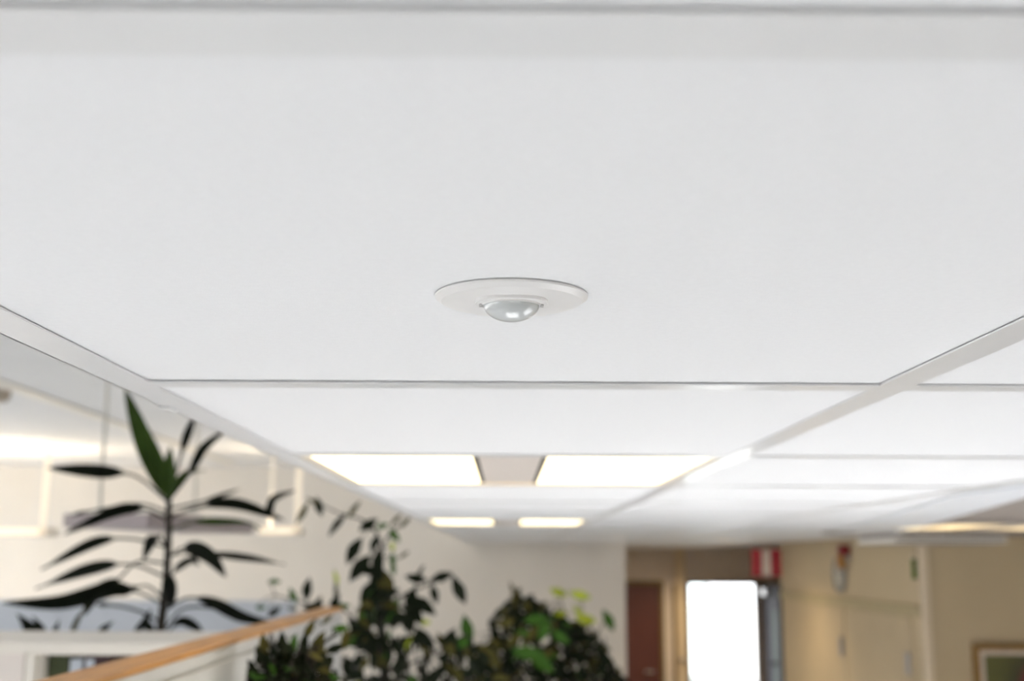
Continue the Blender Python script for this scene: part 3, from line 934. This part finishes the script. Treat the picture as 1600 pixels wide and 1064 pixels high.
# glazed exit door, standing open into the corridor
struct(MB().box((2.185, YE - .012, 0), (2.24, YE + .15, 2.12), .003).build('trim_7', M['door_frame']))
struct(MB().box((3.07, YE - .012, 0), (3.17, YE + .15, 2.12), .003).build('trim_8', M['jamb']))
struct(MB().box((2.24, YE - .012, 2.085), (3.07, YE + .15, 2.12), .003).build('trim_9', M['jamb']))
d2 = struct(MB().box((3.145, YE - .84, .01), (3.185, YE - .74, 2.08), .003).box((3.145, YE - .36, .01), (3.185, YE - .02, 2.08), .003)
            .box((3.145, YE - .74, 1.80), (3.185, YE - .36, 2.08), .003).box((3.145, YE - .74, .01), (3.185, YE - .36, .25), .003).build('door_2', M['metal_dark']))
MB().box((3.150, YE - .74, .25), (3.166, YE - .36, 1.80)).build('door_pane', M['frosted'], d2)
MB().tube([(3.145, YE - .6, 1.2), (3.08, YE - .6, 1.2), (3.08, YE - .45, 1.2)], .016).build('door_handle', M['metal_dark'], d2)
MB().box((3.09, YE - .34, 1.95), (3.145, YE - .08, 2.04), .01).build('door_closer', M['metal_grey'], d2)
side_l = struct(MB().box((2.455, YE + .09, 0), (2.475, YE + .12, 2.085), .002).build('window_frame', M['metal_grey']))
side_l.name = 'trim_10'
sp = struct(MB().box((2.24, YE + .10, 0), (2.455, YE + .106, 2.085)).build('window_7', M['glass']))

sY = 9.7
a, b = at(1174, 858, sY), at(1222, 901, sY)
sg = thing('fire_sign', ((a.x + b.x) / 2, sY, b.z), 'red sign with a white centre band hanging from the ceiling before the bright door', 'sign')
w3 = (b.x - a.x)
MB().box((a.x, sY, b.z), (b.x, sY + .02, a.z), .002).build('panel', M['red'], sg)
MB().box((a.x + w3 * .35, sY - .003, b.z + .004), (a.x + w3 * .63, sY, a.z - .004), .0008).build('white_band', M['sign_white'], sg)
for f in (.2, .8):
    MB().box((a.x + w3 * f - .004, sY + .006, a.z), (a.x + w3 * f + .004, sY + .014, ZT), .001).build('hanger', M['metal_grey'], sg)

# ------------------------------------------------------------------ corridor wall: doors, alarm, clock, sign, plates
for n_, (ya, yb) in ((3, (8.2, 9.75)), (4, (6.85, 8.05))):
    dd = struct(MB().box((XW - .010, ya, .005), (XW, yb, 2.055), .003).build('door_%d' % n_, M['tan_door']))
    yy = ya + .06
    zz = 1.80
    MB().box((XW - .028, yy - .03, zz - .06), (XW - .010, yy + .03, zz + .06), .004).build('door_plate', M['metal_grey'], dd)

ay = 8.03
a = at(1311, 851, ay)
al = thing('fire_alarm', (XW, ay, a.z - .05), 'small dark red alarm sounder with an amber tail high on the tan corridor wall', 'alarm')
aw = at(1330, 868, ay)
MB().box((a.x, ay - .03, aw.z), (XW, ay + .06, a.z), .010).build('sounder', M['alarm_red'], al)
a2, a3 = at(1309, 868, ay), at(1316, 888, ay)
MB().box((a2.x, ay - .03, a3.z), (a3.x + .01, ay + .03, aw.z), .006).build('beacon', M['amber'], al)
MB().box((a3.x + .005, ay - .02, aw.z - .03), (XW, ay + .02, aw.z), .003).build('bracket', M['metal_grey'], al)

cy_, cz_ = 8.22, at(1325, 897, 8.22).z
ck = thing('wall_clock', (XW, cy_, cz_), 'round pale clock seen almost edge-on below the red alarm', 'clock')
RM = Matrix.Translation((XW, cy_, cz_)) @ Matrix.Rotation(R(-90), 4, 'Y')
for nm, pf, mm in (('rim', [(.105, 0), (.118, .006), (.118, .035), (.108, .042), (.102, .034), (.102, .002)], M['clock_rim']), ('face', [(0, .004), (.102, .004), (.102, .022), (0, .026)], M['clock_face'])):
    mb = MB().lathe(pf, (0, 0, 0), 40)
    bmesh.ops.transform(mb.bm, matrix=RM, verts=mb.bm.verts)
    mb.build(nm, mm, ck, True)
for L_, an in ((.05, 60), (.08, 170)):
    v = Vector((0, math.cos(R(an)), math.sin(R(an)))) * L_
    MB().tube([(XW - .029, cy_, cz_), (XW - .029, cy_ + v.y, cz_ + v.z)], .003, 5).build('clock_hand', M['metal_dark'], ck)

gy = 6.73
a, b = at(1425, 873, gy), at(1447, 905, gy)
gs = thing('exit_sign', (XW, gy, b.z), 'small green sign projecting from the tan corridor wall near its corner', 'sign')
MB().box((a.x, gy, b.z), (at(1441, 873, gy).x, gy + .02, a.z), .003).build('panel', M['sign_green'], gs)
MB().box((a.x + .02, gy - .002, (a.z + b.z) / 2 - .006), (a.x + .05, gy, (a.z + b.z) / 2 + .006), .0006).build('pale_mark', M['sign_white'], gs)
MB().box((at(1441, 873, gy).x, gy - .01, b.z - .005), (XW, gy + .03, a.z + .02), .004).build('mount', M['clock_rim'], gs)
MB().box((a.x, gy - .004, a.z + .004), (at(1441, 873, gy).x, gy + .024, a.z + .028), .004).build('lamp_housing', M['pale_post'], gs)

# ------------------------------------------------------------------ right: louvred box, speaker, downlight, picture
ux0, ux1 = at(1400, 840, 6.0).x, at(1572, 840, 6.0).x
ub = at(1400, 849, 6.0).z
un = thing('air_diffuser', ((ux0 + ux1) / 2, 6.3, ZT), 'pale louvred air box under the soffit in front of the picture wall', 'vent')
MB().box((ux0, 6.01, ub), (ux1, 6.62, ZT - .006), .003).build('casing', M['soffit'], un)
for k in range(3):
    z = ub + .004 + k * .0155
    MB().box((ux0 - .002, 5.985, z), (ux1 + .002, 6.015, z + .007), .001).build('louvre', M['lamp_white'], un)
MB().box((ux0 - .012, 6.01, ub + .002), (ux0 - .001, 6.62, ub + .028), .002).build('side_louvre', M['lamp_white'], un)

q = at(1312, 829, 5.95)
spk = thing('ceiling_speaker', (q.x, 5.95, ZT), 'small grey round speaker in the ceiling above the corridor entrance', 'speaker')
MB().lathe([(0, .0), (.085, 0), (.085, -.006), (.075, -.010)], (q.x, 5.95, ZT), 32).build('ring', M['clock_rim'], spk, True)
MB().lathe([(.074, -.008), (.05, -.012), (0, -.014)], (q.x, 5.95, ZT), 32).build('grille', M['mauve'], spk, True)


def downlight(x, y, label, power, col=(1, .78, .48)):
    dl = thing('downlight', (x, y, ZT), label, 'lamp', 'corridor downlights')
    MB().lathe([(.05, .002), (.075, 0), (.078, -.004), (.06, -.006), (.05, -.002)], (x, y, ZT), 32).build('ring', M['lamp_white'], dl, True)
    MB().lathe([(0, .001), (.05, .001), (.05, -.001), (0, -.001)], (x, y, ZT), 24).build('bulb_cover', mat('lit_cover', (1, .9, .7), .4, .01, 10, emit=col, estr=4), dl)
    ld = bpy.data.lights.new('downlight_beam', 'SPOT')
    ld.energy, ld.color, ld.spot_size, ld.spot_blend, ld.shadow_soft_size = power, col, R(150), 1.0, .06
    lo = bpy.data.objects.new('downlight_beam', ld)
    COL.objects.link(lo)
    lo.location = (x, y, ZT - .03)
    return dl


downlight(1.62, 8.85, 'corridor downlight nearest the tan wall with the red alarm', 28)
downlight(1.98, 14.0, 'corridor downlight before the red-brown door at the far end', 48)  # fixture added to lift the dim post and recess
downlight(2.85, 12.6, 'corridor downlight before the open glazed door at the far end', 45, (1, .88, .72))  # another fixture added to brighten the recess and the wall above the door

pY = 6.64
a = at(1517, 1006, pY)
pic = thing('framed_painting', (a.x + .35, pY, a.z - .55), 'gold-framed dark green and red painting on the tan wall, lower right', 'picture')
PW, PH = .72, .55
fw = .030
mb = MB()
mb.box((a.x, pY - .04, a.z - PH), (a.x + fw, pY, a.z), .004).box((a.x + PW - fw, pY - .04, a.z - PH), (a.x + PW, pY, a.z), .004)
mb.box((a.x + fw, pY - .04, a.z - fw), (a.x + PW - fw, pY, a.z), .004).box((a.x + fw, pY - .04, a.z - PH), (a.x + PW - fw, pY, a.z - PH + fw), .004)
mb.build('frame', M['frame_gold'], pic)
mb = MB()
o_ = fw
i_ = fw + .026
mb.box((a.x + o_, pY - .032, a.z - PH + o_), (a.x + i_, pY, a.z - o_)).box((a.x + PW - i_, pY - .032, a.z - PH + o_), (a.x + PW - o_, pY, a.z - o_))
mb.box((a.x + i_, pY - .032, a.z - i_), (a.x + PW - i_, pY, a.z - o_)).box((a.x + i_, pY - .032, a.z - PH + o_), (a.x + PW - i_, pY, a.z - PH + i_))
mb.build('liner', M['mat_cream'], pic)
MB().box((a.x + i_, pY - .026, a.z - PH + i_), (a.x + PW - i_, pY - .004, a.z - i_)).build('canvas', M['painting'], pic)
